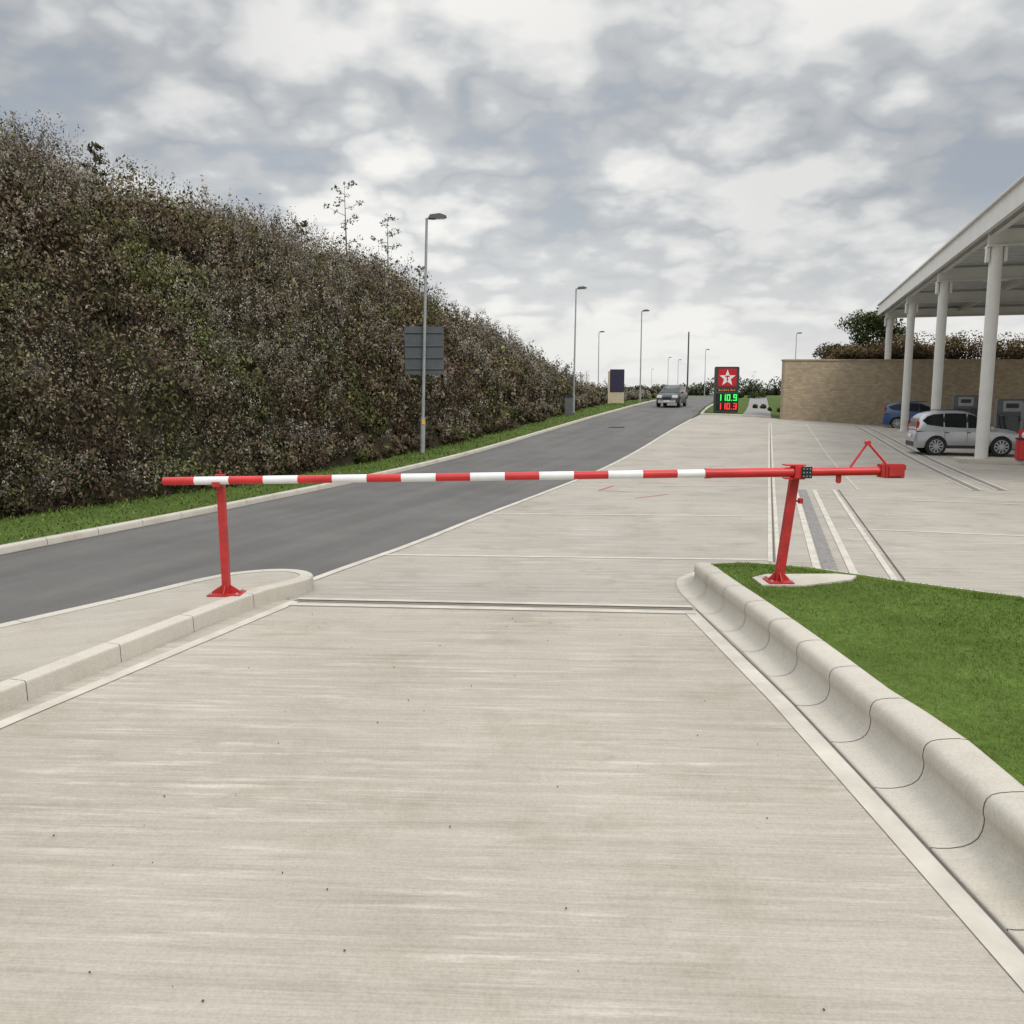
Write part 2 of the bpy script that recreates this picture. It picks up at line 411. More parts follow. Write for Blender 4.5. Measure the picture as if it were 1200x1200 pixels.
km.obj('verge_kerb',M_kerb,kind='structure')
# drain cover set in the asphalt
dc=empty('drain_cover',(5.2,42.5,zg(5.2,42.5)+.006),-ANG,label='dark square iron drain cover set in the asphalt road',category='drain cover')
q_=MB(); q_.box((0,0,0),(.75,.75,.012),0); q_.obj('cover_frame',simple('iron_frame',(.06,.058,.055),.7,.2,10),dc)
q_=MB(); q_.box((0,0,.008),(.60,.60,.012),0); q_.obj('cover_plate',simple('iron_plate',(.022,.021,.02),.6,.3,20),dc)
isl_edge=[(-5.85,-3),(-3.4,5.43),(-2.55,8.33),(-2.3,8.68),(-2.13,8.98),(-2.22,9.3),(-2.5,9.47),(-2.85,9.42),(-3.25,9.15),(-3.8,8.1),(-4.42,7.1),(-6.2,3.9),(-8.6,-.2),(-9.8,-3)]
ie=[tuple(p) for p in smooth_pl(isl_edge,2)]
km=MB()
sweep(km,ie,[(.006,-.02),(.0,.135),(-.004,.146),(-.014,.152),(-.14,.154),(-.14,-.02)],.9,.006,lambda x,y:0,0,step=.08,sm=False)
km.obj('island_kerb',M_kerb,kind='structure')
def inset_poly(pl,d):
    out=[]
    for i in range(len(pl)):
        a=Vector(pl[i-1] if i>0 else pl[0]);b=Vector(pl[i+1] if i<len(pl)-1 else pl[-1]);t=(b-a).normalized()
        out.append((pl[i][0]-t.y*d,pl[i][1]+t.x*d))
    return out
sheet('island_base',inset_poly(ie,.02),.11,M_joint,1.0,zf=lambda x,y:0.0,kind='structure')
sheet('island_paving',inset_poly(ie,.145),.146,M_isl,1.0,zf=lambda x,y:0.0,kind='structure')
# high containment kerb
tp=[(1.97,-3),(1.95,3),(1.93,5.6),(1.87,7.2),(1.80,8.3),(1.78,9.05),(1.86,9.55),(2.1,9.95),(2.5,10.2)]
tps=[tuple(p) for p in smooth_pl(tp,2)]
tprof=[(0,-.02),(0,.016),(.03,.012),(.08,.012),(.13,.020),(.165,.036),(.190,.060),(.204,.092),(.210,.13),(.210,.160),(.204,.178),(.202,.200),(.205,.232),(.214,.256),(.232,.274),(.262,.283),(.31,.288),(.36,.289),(.395,.281),(.415,.258),(.42,.21),(.422,-.02)]
def lat(q): return float(np.interp(q.y,[2.6,3.6,4.3,4.75,5.1,7.5,9],[1.04,1.12,1.22,1.16,1.06,1.02,.98]))
def hs(q): return float(np.interp(q.y,[8.9,9.5,9.9,10.2],[1,.8,.45,.25]))
km=MB(); sweep(km,tps,tprof,.61,.009,lambda x,y:0,0,lat,hs,step=.09)
under=[]
for i,(a,b) in enumerate(tprof[1:-1]):
    p0=Vector(tprof[i]);p1=Vector(tprof[i+2]); t=(p1-p0).normalized(); under.append((a+t.y*.005,b-t.x*.005))
sweep(km,tps,under,30,0,lambda x,y:0,1,lat,hs,step=.09)
km.obj('containment_kerb',[M_kerb,simple('kerb_joint',(.36,.34,.30),.9,.25,8)],kind='structure')
gfar=[(2.5,10.12),(2.8,10.2),(3.5,9.9),(4.2,9.2),(5.15,8.4),(7.5,6.6),(10,4.5),(16,-1)]
gfs=[tuple(p) for p in resample(gfar,.2)]
gfn=np.array(gfs)
def zisl(x,y):
    dd=float(np.sqrt(((gfn-np.array([x,y]))**2).sum(1)).min())
    return .075+.185*sst(dd/1.2)
gpoly=[(2.38,-3),(2.36,3),(2.42,4.2),(2.34,4.9),(2.28,5.8),(2.22,7.2),(2.15,8.4),(2.14,9.0),(2.2,9.5),(2.36,9.9)]+gfar+[(16,-3)]
sheet('grass_island',gpoly,0,grassm('lawn_soil',(.065,.10,.02),(.115,.175,.038),1.5),.5,zf=zisl,kind='structure')
km=MB(); sweep(km,gfar[1:],[(0,-.02),(0,.05),(-.01,.065),(-.09,.065),(-.09,-.02)],.915,.006,lambda x,y:0,0,step=.3)
km.obj('island_edging',M_kerb,kind='structure')
padpoly=[(2.42,8.08),(2.42,8.42),(2.6,8.58),(3.33,8.60),(3.50,8.50),(3.38,8.32),(3.0,8.14),(2.80,8.05)]
pad=MB(); pad.prism(padpoly,'z',.12,.275,0)
pad.obj('concrete_pad',M_kerb,kind='structure')
# ------------------------------------------------------------------ scatter helpers
def pip(px,py,poly):
    inside=np.zeros(len(px),bool); n=len(poly); j=n-1
    for i in range(n):
        xi,yi=poly[i];xj,yj=poly[j]
        c=((yi>py)!=(yj>py))&(px<(xj-xi)*(py-yi)/((yj-yi) if yj!=yi else 1e-9)+xi)
        inside^=c; j=i
    return inside
def mesh_np(name,V,k,cols,mat,**props):
    n=V.shape[0]; me=bpy.data.meshes.new(name)
    me.vertices.add(n*k); me.vertices.foreach_set('co',V.reshape(-1).astype(np.float32))
    me.loops.add(n*k); me.loops.foreach_set('vertex_index',np.arange(n*k,dtype=np.int32))
    me.polygons.add(n); me.polygons.foreach_set('loop_start',np.arange(0,n*k,k,dtype=np.int32))
    me.update(calc_edges=True)
    at=me.color_attributes.new('Col','FLOAT_COLOR','POINT')
    cc=np.ones((n,k,4),np.float32); cc[:,:,:3]=cols[:,None,:]
    at.data.foreach_set('color',cc.reshape(-1))
    me.materials.append(mat)
    o=bpy.data.objects.new(name,me); col.objects.link(o)
    for kk,v in props.items(): o[kk]=v
    return o
def fnoise(x,y,f,seed,n=9):
    r_=np.random.default_rng(seed); o=0
    for i in range(n):
        a=r_.uniform(0,2*np.pi); ff=f*r_.uniform(.5,1.8); o=o+np.sin((x*np.cos(a)+y*np.sin(a))*ff+r_.uniform(0,6.3))
    return o/np.sqrt(n)/1.2
def blades(name,poly,n,zf,hmin,hmax,wd,label,ca,cb_,pf=1.6):
    xs=[p[0] for p in poly]; ys=[p[1] for p in poly]
    X=rng.uniform(min(xs),max(xs),n*6); Y=rng.uniform(min(ys),max(ys),n*6)
    k=pip(X,Y,poly)&(np.abs(X)<Y*.63+.3)&(Y>1.8)&~pip(X,Y,padpoly); X=X[k];Y=Y[k]
    D=np.hypot(X,Y)
    p=rng.random(len(X))<np.clip((D.min()/D)**1.2,0,1); X=X[p];Y=Y[p]; X=X[:n];Y=Y[:n]; D=np.hypot(X,Y)
    Z=np.array([zf(a,b) for a,b in zip(X,Y)])
    m=len(X); h=rng.uniform(hmin,hmax,m); sc=np.clip(D/D.min(),1,6)**.8
    cl=np.clip(fnoise(X,Y,pf,3)*.24+fnoise(X,Y,pf*4,9)*.14+.5,0,1)
    h*=.65+.7*cl
    th=rng.uniform(0,2*np.pi,m); dx=np.cos(th);dy=np.sin(th); wdt=wd*sc
    ln=rng.normal(0,.8,(m,2))*h[:,None]
    V=np.zeros((m,3,3)); V[:,0]=np.stack([X-dx*wdt,Y-dy*wdt,Z-.008],1); V[:,1]=np.stack([X+dx*wdt,Y+dy*wdt,Z-.008],1)
    V[:,2]=np.stack([X+ln[:,0],Y+ln[:,1],Z+h],1)
    t=np.clip(1-cl+rng.normal(0,.14,m),0,1)[:,None]
    C=np.array(ca)*(1-t)+np.array(cb_)*t; C*=rng.uniform(.85,1.15,(m,1))
    dead=rng.random(m)<.03+.06*(1-cl); C[dead]=(.25,.24,.11)
    return mesh_np(name,V,3,C,M_leaf,kind='stuff',label=label)
blades('lawn_grass',gpoly,200000,zisl,.008,.026,.0023,'short mown green grass behind the containment kerb',(.078,.128,.022),(.165,.255,.055))
footf=[tuple(p) for p in smooth_pl(foot,1)]
inkerb=[(x-.14,y) for x,y in rl if y<95]
vpoly=inkerb+[(x-.3,y) for x,y in footf[::-1]]
blades('verge_grass',vpoly,80000,zg,.02,.065,.011,'strip of green verge grass beside the road kerb',(.075,.12,.024),(.14,.21,.045),.8)
# ------------------------------------------------------------------ embankment
HY=[0,22,28,36,44,50,60,70,80,95]; HV=[8.5,8.4,8.4,8.15,7.5,6.7,4.9,2.9,1.3,.5]
def hh(y): return float(np.interp(y,HY,HV))
def hh_arr(y): return np.interp(y,HY,HV)
fp=resample(footf,1.0)
rows=[]; offs=[0,.5,1.2,2.2,3.4,4.6,5.8,7,9,14,30,70]
pr=[0,.10,.25,.45,.65,.82,.94,1,1.03,1.05,1.05,1.0]
fd=[]
for i,q in enumerate(fp):
    d=(fp[min(i+3,len(fp)-1)]-fp[max(i-3,0)]).normalized(); n=Vector((-d.y,d.x)); fd.append(n)
    for o,k in zip(offs,pr):
        r=q+n*o; rows.append((r.x,r.y,zg(q.x,q.y)-.05+max(.0,hh(q.y)-1.1)*k))
k=len(offs)
me=bpy.data.meshes.new('embankment'); me.from_pydata(rows,[],[(a*k+b,(a+1)*k+b,(a+1)*k+b+1,a*k+b+1) for a in range(len(fp)-1) for b in range(k-1)])
me.materials.append(M_soil); o=bpy.data.objects.new('embankment',me); col.objects.link(o); o['kind']='structure'
for p in me.polygons: p.use_smooth=True
fpa=np.array([(p.x,p.y) for p in fp]); fna=np.array([(n.x,n.y) for n in fd])
fz=np.array([zg(p.x,p.y) for p in fp]); fh=np.array([max(0,hh(p.y)-1.1) for p in fp])
def bank_pt(s,r):
    i=np.clip(s.astype(int),0,len(fp)-2); t=(s-i)[:,None]
    P=fpa[i]*(1-t)+fpa[i+1]*t; Nn=fna[i]
    z=(fz[i]*(1-t[:,0])+fz[i+1]*t[:,0])-.05+(fh[i]*(1-t[:,0])+fh[i+1]*t[:,0])*np.interp(r,offs,pr)
    return P[:,0]+Nn[:,0]*r,P[:,1]+Nn[:,1]*r,z
def leaves(cx,cy,cz,size,cols,asp=.45,vert=1.0):
    n=len(cx); a=rng.normal(size=(n,3)); a[:,2]*=vert; a/=np.linalg.norm(a,axis=1)[:,None]
    b=rng.normal(size=(n,3)); b-= (a*b).sum(1)[:,None]*a; b/=np.linalg.norm(b,axis=1)[:,None]
    c=np.stack([cx,cy,cz],1); L=a*size[:,None]; W=b*size[:,None]*asp
    V=np.stack([c-L,c+W,c+L,c-W],1)
    return V,cols
def scatter_pts(NP,smax,over=9):
    s=rng.uniform(5,len(fp)-2,NP*over); r=rng.uniform(-.1,smax,NP*over)
    x,y,z=bank_pt(s,r); D=np.hypot(x,y)
    keep=(y>8)&(np.abs(x)<y*.66+1.5)&(rng.random(len(s))<np.clip((17/D)**1.5,0,1))
    return [q[keep][:NP] for q in (s,r,x,y,z,D)]
def hk_(y): return np.clip((hh_arr(y)+.6)/4,.35,1)
def bushes(NP,K,rr_,pal,szr,seed,bright=1.0,smax=9.5,zsc=(1.1,2.0),spread=.55):
    s,r,x,y,z,D=scatter_pts(NP,smax); n=len(x)
    big=fnoise(s,r,.6,seed+1); med=fnoise(s,r,2.0,seed+2)
    R=rng.uniform(rr_[0],rr_[1],n)*np.clip(1+.4*big,.45,1.8)*hk_(y)*np.where(r<.6,.5,1)
    zs=rng.uniform(zsc[0],zsc[1],n)
    sel=np.clip((big*1.1+med*.8+rng.normal(0,.4,n)+2)/4*len(pal),0,len(pal)-1).astype(int)
    pc=np.array(pal)[sel]*rng.uniform(.62,1.42,(n,1))*bright
    idx=np.repeat(np.arange(n),K); m=len(idx)
    d=rng.normal(size=(m,3)); d/=np.linalg.norm(d,axis=1)[:,None]; d[:,2]=np.abs(d[:,2])*1.2-.3
    lump=1+.28*np.sin(d[:,0]*5+idx)*np.sin(d[:,1]*5+idx*2.1)+.18*np.sin(d[:,2]*9+idx)
    rad=R[idx]*(rng.random(m)**.3)*lump
    lx=x[idx]+d[:,0]*rad; ly=y[idx]+d[:,1]*rad; lz=z[idx]+.10+d[:,2]*rad*zs[idx]
    size=rng.uniform(szr[0],szr[1],m)*(D[idx]/19)**.75
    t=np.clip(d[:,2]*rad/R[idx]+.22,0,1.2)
    cc=pc[idx]*rng.uniform(.78,1.22,(m,1))*(.16+1.12*t[:,None])  # shading put into leaf colour: dark bush interiors, light tops
    return leaves(lx,ly,lz,size,cc,.5,1.6)
def tufts(NP,K,hr,seed,smax=9.8,cols=((.40,.365,.31),),rt=(.07,.17)):
    s,r,x,y,z,D=scatter_pts(NP*2,smax)
    cl=fnoise(s,r,.9,77); k=rng.random(len(s))<np.clip(.42+.6*cl,.05,1); s,r,x,y,z,D=[q[k][:NP] for q in (s,r,x,y,z,D)]
    n=len(x); out=[]
    h=rng.uniform(hr[0],hr[1],n)*hk_(y)*np.where(r<.6,.45,1)
    lean=rng.normal(0,.25,(n,2)); base=np.array(cols)[rng.integers(0,len(cols),n)]*rng.uniform(.6,1.15,(n,1))
    for j in range(3):
        hz_2=h*rng.uniform(.70,1.02,n); ox=rng.normal(0,.10,n); oy=rng.normal(0,.10,n); R=rng.uniform(rt[0],rt[1],n)*(D/19)**.35
        idx=np.repeat(np.arange(n),K); m=len(idx)
        d=rng.normal(size=(m,3)); d/=np.linalg.norm(d,axis=1)[:,None]; rad=R[idx]*rng.random(m)**.5
        lx=x[idx]+lean[idx,0]*hz_2[idx]+ox[idx]+d[:,0]*rad*.7; ly=y[idx]+lean[idx,1]*hz_2[idx]+oy[idx]+d[:,1]*rad*.7
        lz=z[idx]+hz_2[idx]+d[:,2]*rad*1.7
        size=rng.uniform(.016,.032,m)*(D[idx]/19)**.75
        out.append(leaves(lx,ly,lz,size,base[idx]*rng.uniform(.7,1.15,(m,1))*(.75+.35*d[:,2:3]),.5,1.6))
    return out
pal=[(.105,.108,.048),(.130,.125,.058),(.140,.112,.070),(.150,.112,.082),(.110,.080,.058),(.175,.136,.10),(.092,.088,.046),(.148,.112,.084),(.122,.132,.052)]
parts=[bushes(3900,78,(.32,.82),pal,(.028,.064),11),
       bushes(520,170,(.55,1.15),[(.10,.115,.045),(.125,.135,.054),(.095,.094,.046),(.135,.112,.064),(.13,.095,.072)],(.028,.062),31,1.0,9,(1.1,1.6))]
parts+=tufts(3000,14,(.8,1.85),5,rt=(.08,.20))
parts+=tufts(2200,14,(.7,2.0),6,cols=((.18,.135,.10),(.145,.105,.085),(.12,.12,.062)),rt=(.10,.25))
V=np.concatenate([p[0] for p in parts]); C=np.concatenate([p[1] for p in parts])
mesh_np('bank_vegetation',V,4,C,M_leaf,kind='stuff',label='dense brown and green weeds and shrubs covering the embankment')
# ------------------------------------------------------------------ trees
def tree(name,loc,ht,cr,nleaf,ls,cA,cB,label,cat='tree',trunk_h=.3,sparse=False,group=None,rtrunk=None):
    e=empty(name,loc,0,label=label,category=cat)
    if group: e['group']=group
    tb=MB(); rt=rtrunk or ht*.022
    top=Vector((rng.normal(0,.03)*ht,rng.normal(0,.03)*ht,ht*.93))
    tb.tube([Vector((0,0,-.3)),Vector((top.x*.3,top.y*.3,ht*trunk_h)),Vector((top.x*.6,top.y*.6,ht*.65)),top],[rt,rt*.8,rt*.45,rt*.1],8)
    cents=[]
    nb=9 if sparse else 16
    for i in range(nb):
        f=trunk_h+(.92-trunk_h)*(i+.5)/nb
        a=i*2.4+rng.uniform(-.4,.4); base=Vector((top.x*f,top.y*f,ht*f))
        rr_=cr*(math.sin(math.pi*min(1,(f-trunk_h+.12)/(1.08-trunk_h)))**.6)*rng.uniform(.7,1.05)
        tip=base+Vector((math.cos(a)*rr_,math.sin(a)*rr_,rr_*rng.uniform(.15,.5)))
        mid=base.lerp(tip,.5)+Vector((0,0,-.04*rr_)); tb.tube([base,mid,tip],[rt*.35,rt*.22,rt*.06],5)
        for q,wt in ((tip,1),(mid,.8),(base.lerp(tip,.8)+Vector(rng.normal(0,.15*cr,3)),.8)): cents.append((q,wt))
    cents.append((top,1))
    tb.obj('trunk',M_bark,e)
    cents_a=np.array([c[0] for c in cents]); k=rng.integers(0,len(cents),nleaf)
    cl=rng.uniform(.55,1.35,len(cents))
    sg=cr*(.10 if sparse else .17)
    dv_=rng.normal(size=(nleaf,3)); dv_/=np.linalg.norm(dv_,axis=1)[:,None]
    P=cents_a[k]+dv_*(rng.random((nleaf,1))**.4)*sg*2*np.array([1,1,.75])
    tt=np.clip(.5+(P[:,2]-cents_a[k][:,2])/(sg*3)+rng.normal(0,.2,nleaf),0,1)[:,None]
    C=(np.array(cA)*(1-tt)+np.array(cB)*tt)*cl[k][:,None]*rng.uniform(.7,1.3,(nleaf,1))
    V,C=leaves(P[:,0],P[:,1],P[:,2],rng.uniform(.6,1.3,nleaf)*ls,C)
    cr_=mesh_np('crown',V,4,C,M_leaf); cr_.parent=e
    return e
def bz(y,r):
    i=int(np.argmin(np.abs(fpa[:,1]-y))); a,b,c=bank_pt(np.array([float(i)]),np.array([float(r)])); return (a[0],b[0],c[0])
GS='thin saplings on top of the bank'
for (px,yy,r_,ht) in ((0,38.8,6.8,4.9),(1,42.2,6.3,4.4),(2,35,7.0,2.0),(3,24.5,8,2.4),(5,45,6.0,2.6)):
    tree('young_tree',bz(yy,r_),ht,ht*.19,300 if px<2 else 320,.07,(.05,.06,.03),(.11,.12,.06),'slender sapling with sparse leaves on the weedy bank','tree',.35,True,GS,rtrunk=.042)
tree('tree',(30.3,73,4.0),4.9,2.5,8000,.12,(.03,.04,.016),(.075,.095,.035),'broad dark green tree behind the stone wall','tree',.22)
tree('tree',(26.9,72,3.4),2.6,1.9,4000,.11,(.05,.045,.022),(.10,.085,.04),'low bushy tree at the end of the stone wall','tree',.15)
def hz_(x,y): return zg(x,y)-.2+(3.95+.02*(y-50)-zg(x,y)+.2)*sst((x-.335*y)/2.5)*(1-sst((y-80)/25))
grid_mesh('hill',[15.2+i*.5 for i in range(10)]+[20+i*1.5 for i in range(40)],[50.3+i*1.5 for i in range(40)],hz_,M_hill,kind='structure')
def thicket(name,boxes,n,ls,label,pal_):
    LX=[];LY=[];LZ=[];C=[]
    for (x0,x1,y0,y1,zf_,hgt,ncl) in boxes:
        for i in range(ncl):
            cx_=rng.uniform(x0,x1); cy_=rng.uniform(y0,y1); hh_=hgt*rng.uniform(.55,1.15); rd=hh_*rng.uniform(.5,.8)
            k=n; d_=rng.normal(size=(k,3)); d_/=np.linalg.norm(d_,axis=1)[:,None]
            rr2=rng.random((k,1))**.35; P=np.array([cx_,cy_,zf_(cx_,cy_)+hh_*.45])+d_*rr2*np.array([rd,rd,hh_*.6])
            LX.append(P[:,0]);LY.append(P[:,1]);LZ.append(P[:,2])
            base=np.array(pal_[rng.integers(0,len(pal_))])*rng.uniform(.7,1.3)
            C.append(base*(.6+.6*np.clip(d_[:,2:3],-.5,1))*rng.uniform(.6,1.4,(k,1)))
    LX=np.concatenate(LX);LY=np.concatenate(LY);LZ=np.concatenate(LZ);C=np.concatenate(C)
    V,C=leaves(LX,LY,LZ,rng.uniform(.6,1.3,len(LX))*ls,C)
    mesh_np(name,V,4,C,M_leaf,kind='stuff',label=label)
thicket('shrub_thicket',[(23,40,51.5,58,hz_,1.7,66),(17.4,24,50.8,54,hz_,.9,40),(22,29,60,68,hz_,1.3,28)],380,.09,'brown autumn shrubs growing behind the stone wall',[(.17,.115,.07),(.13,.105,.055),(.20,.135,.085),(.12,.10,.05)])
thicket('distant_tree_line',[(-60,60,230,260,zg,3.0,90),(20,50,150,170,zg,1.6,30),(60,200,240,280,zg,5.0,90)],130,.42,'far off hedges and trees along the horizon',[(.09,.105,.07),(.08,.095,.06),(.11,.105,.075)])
thicket('verge_shrubs',[(19,20.5,64,75,zg,.4,5),(24,27,88,100,zg,.8,8)],260,.09,'low green bushes on the verge near the footpath',[(.07,.11,.035),(.085,.10,.04),(.06,.08,.03)])
# ------------------------------------------------------------------ stone wall
wl=MB()
segs=[(15.6+i*1.5) for i in range(19)]
for i in range(len(segs)-1):
    xa,xb=segs[i],segs[i+1]; zz_=min(zg(xa,49.5),zg(xb,49.5))-.4
    wl.box(((xa+xb)/2,49.75,(zz_+4.0)/2),(xb-xa,.5,4.0-zz_),0)
wl.prism([(15.6,50.0),(16.1,50.0),(19.0,58.5),(18.5,58.5)],'z',.2,3.99)
wl.box((29.1,49.75,4.04),(27.1,.6,.08),0)
wl.obj('stone_wall',M_wall,label='high buff sandstone retaining wall behind the forecourt',category='wall')
# ------------------------------------------------------------------ canopy
dvec=Vector((.2941,.9558)); nvec=Vector((.9558,-.2941)); P0=Vector((14.3,26.0))
can=empty('petrol_canopy',(P0.x,P0.y,0),-ANG,label='flat white petrol station canopy on tall white columns',category='canopy')
LZ=-.32
roof=MB()
y0,y1,x0,x1=-9,27.6,-.35,15.5
roof.box(((x0+x1)/2,(y0+y1)/2,7.5+LZ),(x1-x0-.24,y1-y0-.24,.4),0)
yy=-8.4
while yy<27: 
    roof.box((7.55,yy,7.29+LZ),(15.4,.12,.03),0); yy+=.8
roof.obj('roof_deck',[M_soff],can)
fa=MB()
for (cx_,cy_,sx,sy) in ((x0,(y0+y1)/2,.10,y1-y0),(x1,(y0+y1)/2,.10,y1-y0),((x0+x1)/2,y0,x1-x0-.1,.10),((x0+x1)/2,y1,x1-x0-.1,.10)):
    fa.box((cx_,cy_,7.42+LZ),(sx,sy,.54),0)
    fa.box((cx_+(-.04 if cx_==x0 else 0),cy_,7.72+LZ),(sx+.1,sy+.1,.06),0)
    fa.box((cx_,cy_,7.13+LZ),(sx+.03,sy+.03,.05),0)
fa.obj('fascia',M_lgrey,can)
be=MB()
for yy in (-8.2,0.0,8.37,16.73,25.1):
    be.mark(); be.box((7.6,yy,6.98+LZ),(15.7,.06,.40),0); be.box((7.6,yy,6.77+LZ),(15.7,.30,.03),0); be.box((7.6,yy,7.19+LZ),(15.7,.30,.03),0)
for xx in (-.1,3.6,7.6,11.6,15): be.mark(); be.box((xx,9.3,7.14+LZ),(.05,36,.18),0); be.box((xx,9.3,7.05+LZ),(.16,36,.02),0)
be.each('beam',[M_lgrey],can)
li=MB()
for yy in (4,12,20):
    for xx in (2.6,7.5,12.4): li.mark(); li.box((xx,yy,7.2+LZ),(.9,.9,.1),0)
li.each('light_panel',M_swhite,can)
for yy in (0,8.37,16.73,25.1):
    wp=P0+dvec*yy; zb=zg(wp.x,wp.y)
    c_=MB(); c_.cyl((0,0,zb-.1),(0,0,6.74+LZ),.18,.18,24,0); c_.cyl((0,0,zb),(0,0,zb+.06),.26,.26,24,0)
    c_.box((0,0,6.735+LZ),(.56,.46,.035),0)
    c_.box((-.235,0,6.50+LZ),(.09,.22,.42),0); c_.box((.235,0,6.50+LZ),(.09,.22,.42),0)
    c_.obj('column',M_lgrey,can,(0,yy,0))
pi=MB(); pi.box((3.6,0,.09),(8.6,1.1,.16),0,bev=.03)
pi.obj('pump_island',M_edge,None,(P0.x,P0.y,0),(0,0,-ANG),kind='structure')
def pump(loc):
    e=empty('fuel_pump',loc,-ANG,label='dark grey fuel pump with nozzles under the canopy',category='fuel pump',group='fuel pumps under the canopy')
    b_=MB(); b_.box((0,0,.55),(.95,.5,1.1),0,bev=.03); b_.box((0,0,1.42),(.95,.46,.6),0,bev=.03)
    b_.box((-.42,0,1.15),(.09,.3,.2),0);b_.box((.42,0,1.15),(.09,.3,.2),0)
    b_.obj('pump_body',M_lampd,e)
    for sgn in(-1,1):
        s_=MB(); s_.box((0,sgn*.235,1.45),(.6,.02,.38),0); s_.obj('display_panel',M_galv,e)
        d_=MB(); d_.box((0,sgn*.25,1.47),(.4,.02,.16),0); d_.obj('display_screen',M_sblack,e)
    for sx in(-.4,-.25,.25,.4):
        h_=MB()
        pts=[Vector((sx,-.26,1.0-.45*math.sin(t*math.pi)-.12*t)) +Vector((.1*math.sin(t*math.pi),-.08*math.sin(t*math.pi),0)) for t in [i/8 for i in range(9)]]
        h_.tube(pts,[.018]*9,6); h_.box((sx,-.28,1.02),(.05,.08,.18),0)
        h_.obj('hose',M_black,e)
pump((18.1,31.2,zg(18,31.2)+.12)); pump((17.3,28.2,.15))
pump((20.0,38.0,zg(20,38)+.15)); pump((20.9,39.5,zg(21,39.5)+.15))
rb=empty('litter_bin',(14.3+.85,25.25,.17),-ANG,label='red and black bin with white round sign beside column',category='bin')
b_=MB(); b_.box((0,0,.3),(.42,.36,.6),0,bev=.03); b_.box((0,0,.72),(.36,.08,.34),0,bev=.02); b_.obj('bin_body',M_red,rb)
b_=MB(); b_.cyl((0,-.045,.74),(0,-.055,.74),.11,.11,20,0); b_.obj('round_sign',M_swhite,rb)
b_=MB(); b_.box((0,0,.625),(.44,.38,.05),0,bev=.01); b_.obj('bin_lid',M_black,rb)
# ------------------------------------------------------------------ barrier
pR=Vector((2.62,8.22,.275))
bar=empty('barrier',pR,0,label='red and white striped swing arm barrier across the lane',category='barrier')
def Bp(X):
    t=(X+3.40)/7.2; return Vector((X,8.12,1.275+.105*t))
arm=MB(); r=.039
edges=[-3.33,-3.03]+[-3.03+.329*i for i in range(1,16)]
edges=[e for e in edges if e<1.84]+[1.87]
for i in range(len(edges)-1):
    arm.cyl(Bp(edges[i])-pR,Bp(edges[i+1])-pR,r,r,20,i%2,caps=(i==0))
arm.cyl(Bp(1.86)-pR,Bp(2.68)-pR,.045,.045,20,0)
arm.cyl(Bp(1.84)-pR,Bp(1.90)-pR,.049,.049,20,0)
arm.cyl(Bp(2.78)-pR,Bp(3.53)-pR,.041,.041,20,0)
arm.obj('arm',[M_red,M_white],bar)
po=MB(); top=Bp(2.77)+Vector((-.02,.12,.05))-pR
def sqpost(mb,p0,p1,s0,s1,mi=0):
    vs=[]
    for p,s_ in((p0,s0),(p1,s1)):
        for a,b in((-1,-1),(1,-1),(1,1),(-1,1)): vs.append(p+Vector((a*s_/2,b*s_/2,0)))
    mb.add(vs,[(0,3,2,1),(4,5,6,7),(0,1,5,4),(1,2,6,5),(2,3,7,6),(3,0,4,7)],mi)
sqpost(po,Vector((0,0,0)),top,.078,.078)
po.obj('hinge_post',M_redd,bar)
def base(par,wx,wy,gx,gh):
    pl=MB(); pl.box((0,0,.008),(wx,wy,.016),0)
    for sx in(-1,1):
        pl.prism([(sx*.032,.016),(sx*gx,.016),(sx*gx,.028),(sx*.036,gh)],'y',-.005,.005)
        pl.prism([(sx*.032,.016),(sx*wy*.45,.016),(sx*wy*.45,.028),(sx*.036,gh)],'x',-.005,.005)
    pl.obj('base_plate',M_redd,par)
    for sx in(-1,1):
        for sy in(-1,1):
            q=MB(); q.cyl((sx*wx*.4,sy*wy*.4,.016),(sx*wx*.4,sy*wy*.4,.034),.013,.013,6); q.obj('bolt',M_galv,par)
base(bar,.24,.24,.105,.10)
hb=MB(); c_=Bp(2.73)-pR
hb.box(c_+Vector((0,.03,0)),(.09,.16,.12),0,bev=.006); hb.box(c_+Vector((-.03,.03,.066)),(.19,.12,.012),0); hb.box(c_+Vector((-.03,.03,-.062)),(.18,.12,.012),0)
hb.obj('hinge_bracket',M_red,bar)
hp=MB(); hp.box(c_+Vector((.065,-.055,0)),(.10,.012,.11),0)
for a in(-.03,0,.03):
    for b in(-.035,0,.035): hp.cyl(c_+Vector((.065+a,-.061,b)),c_+Vector((.065+a,-.066,b)),.007,.007,8,1)
hp.obj('latch_plate',[M_black,M_rim],bar)
eb=MB(); c_=Bp(3.63)-pR
eb.box(c_,(.19,.12,.135),0,bev=.008); eb.box(c_+Vector((.0,-.065,.0)),(.12,.02,.09),0); eb.box(c_+Vector((-.11,0,0)),(.03,.11,.125),0)
eb.box(c_+Vector((.105,0,.03)),(.03,.04,.05),0)
eb.obj('end_box',M_redd,bar)
vr=MB(); a_=Bp(3.22)-pR+Vector((0,0,.03)); b_2=Bp(3.38)-pR+Vector((0,0,.27)); c_2=Bp(3.57)-pR+Vector((0,0,.06))
vr.cyl(a_,b_2,.011,.011,8); vr.cyl(b_2,c_2,.011,.011,8); vr.cyl(b_2+Vector((0,-.03,0)),b_2+Vector((0,.03,0)),.022,.022,12)
vr.obj('lifting_bracket',M_red,bar)
hk=MB(); c_=Bp(3.12)-pR
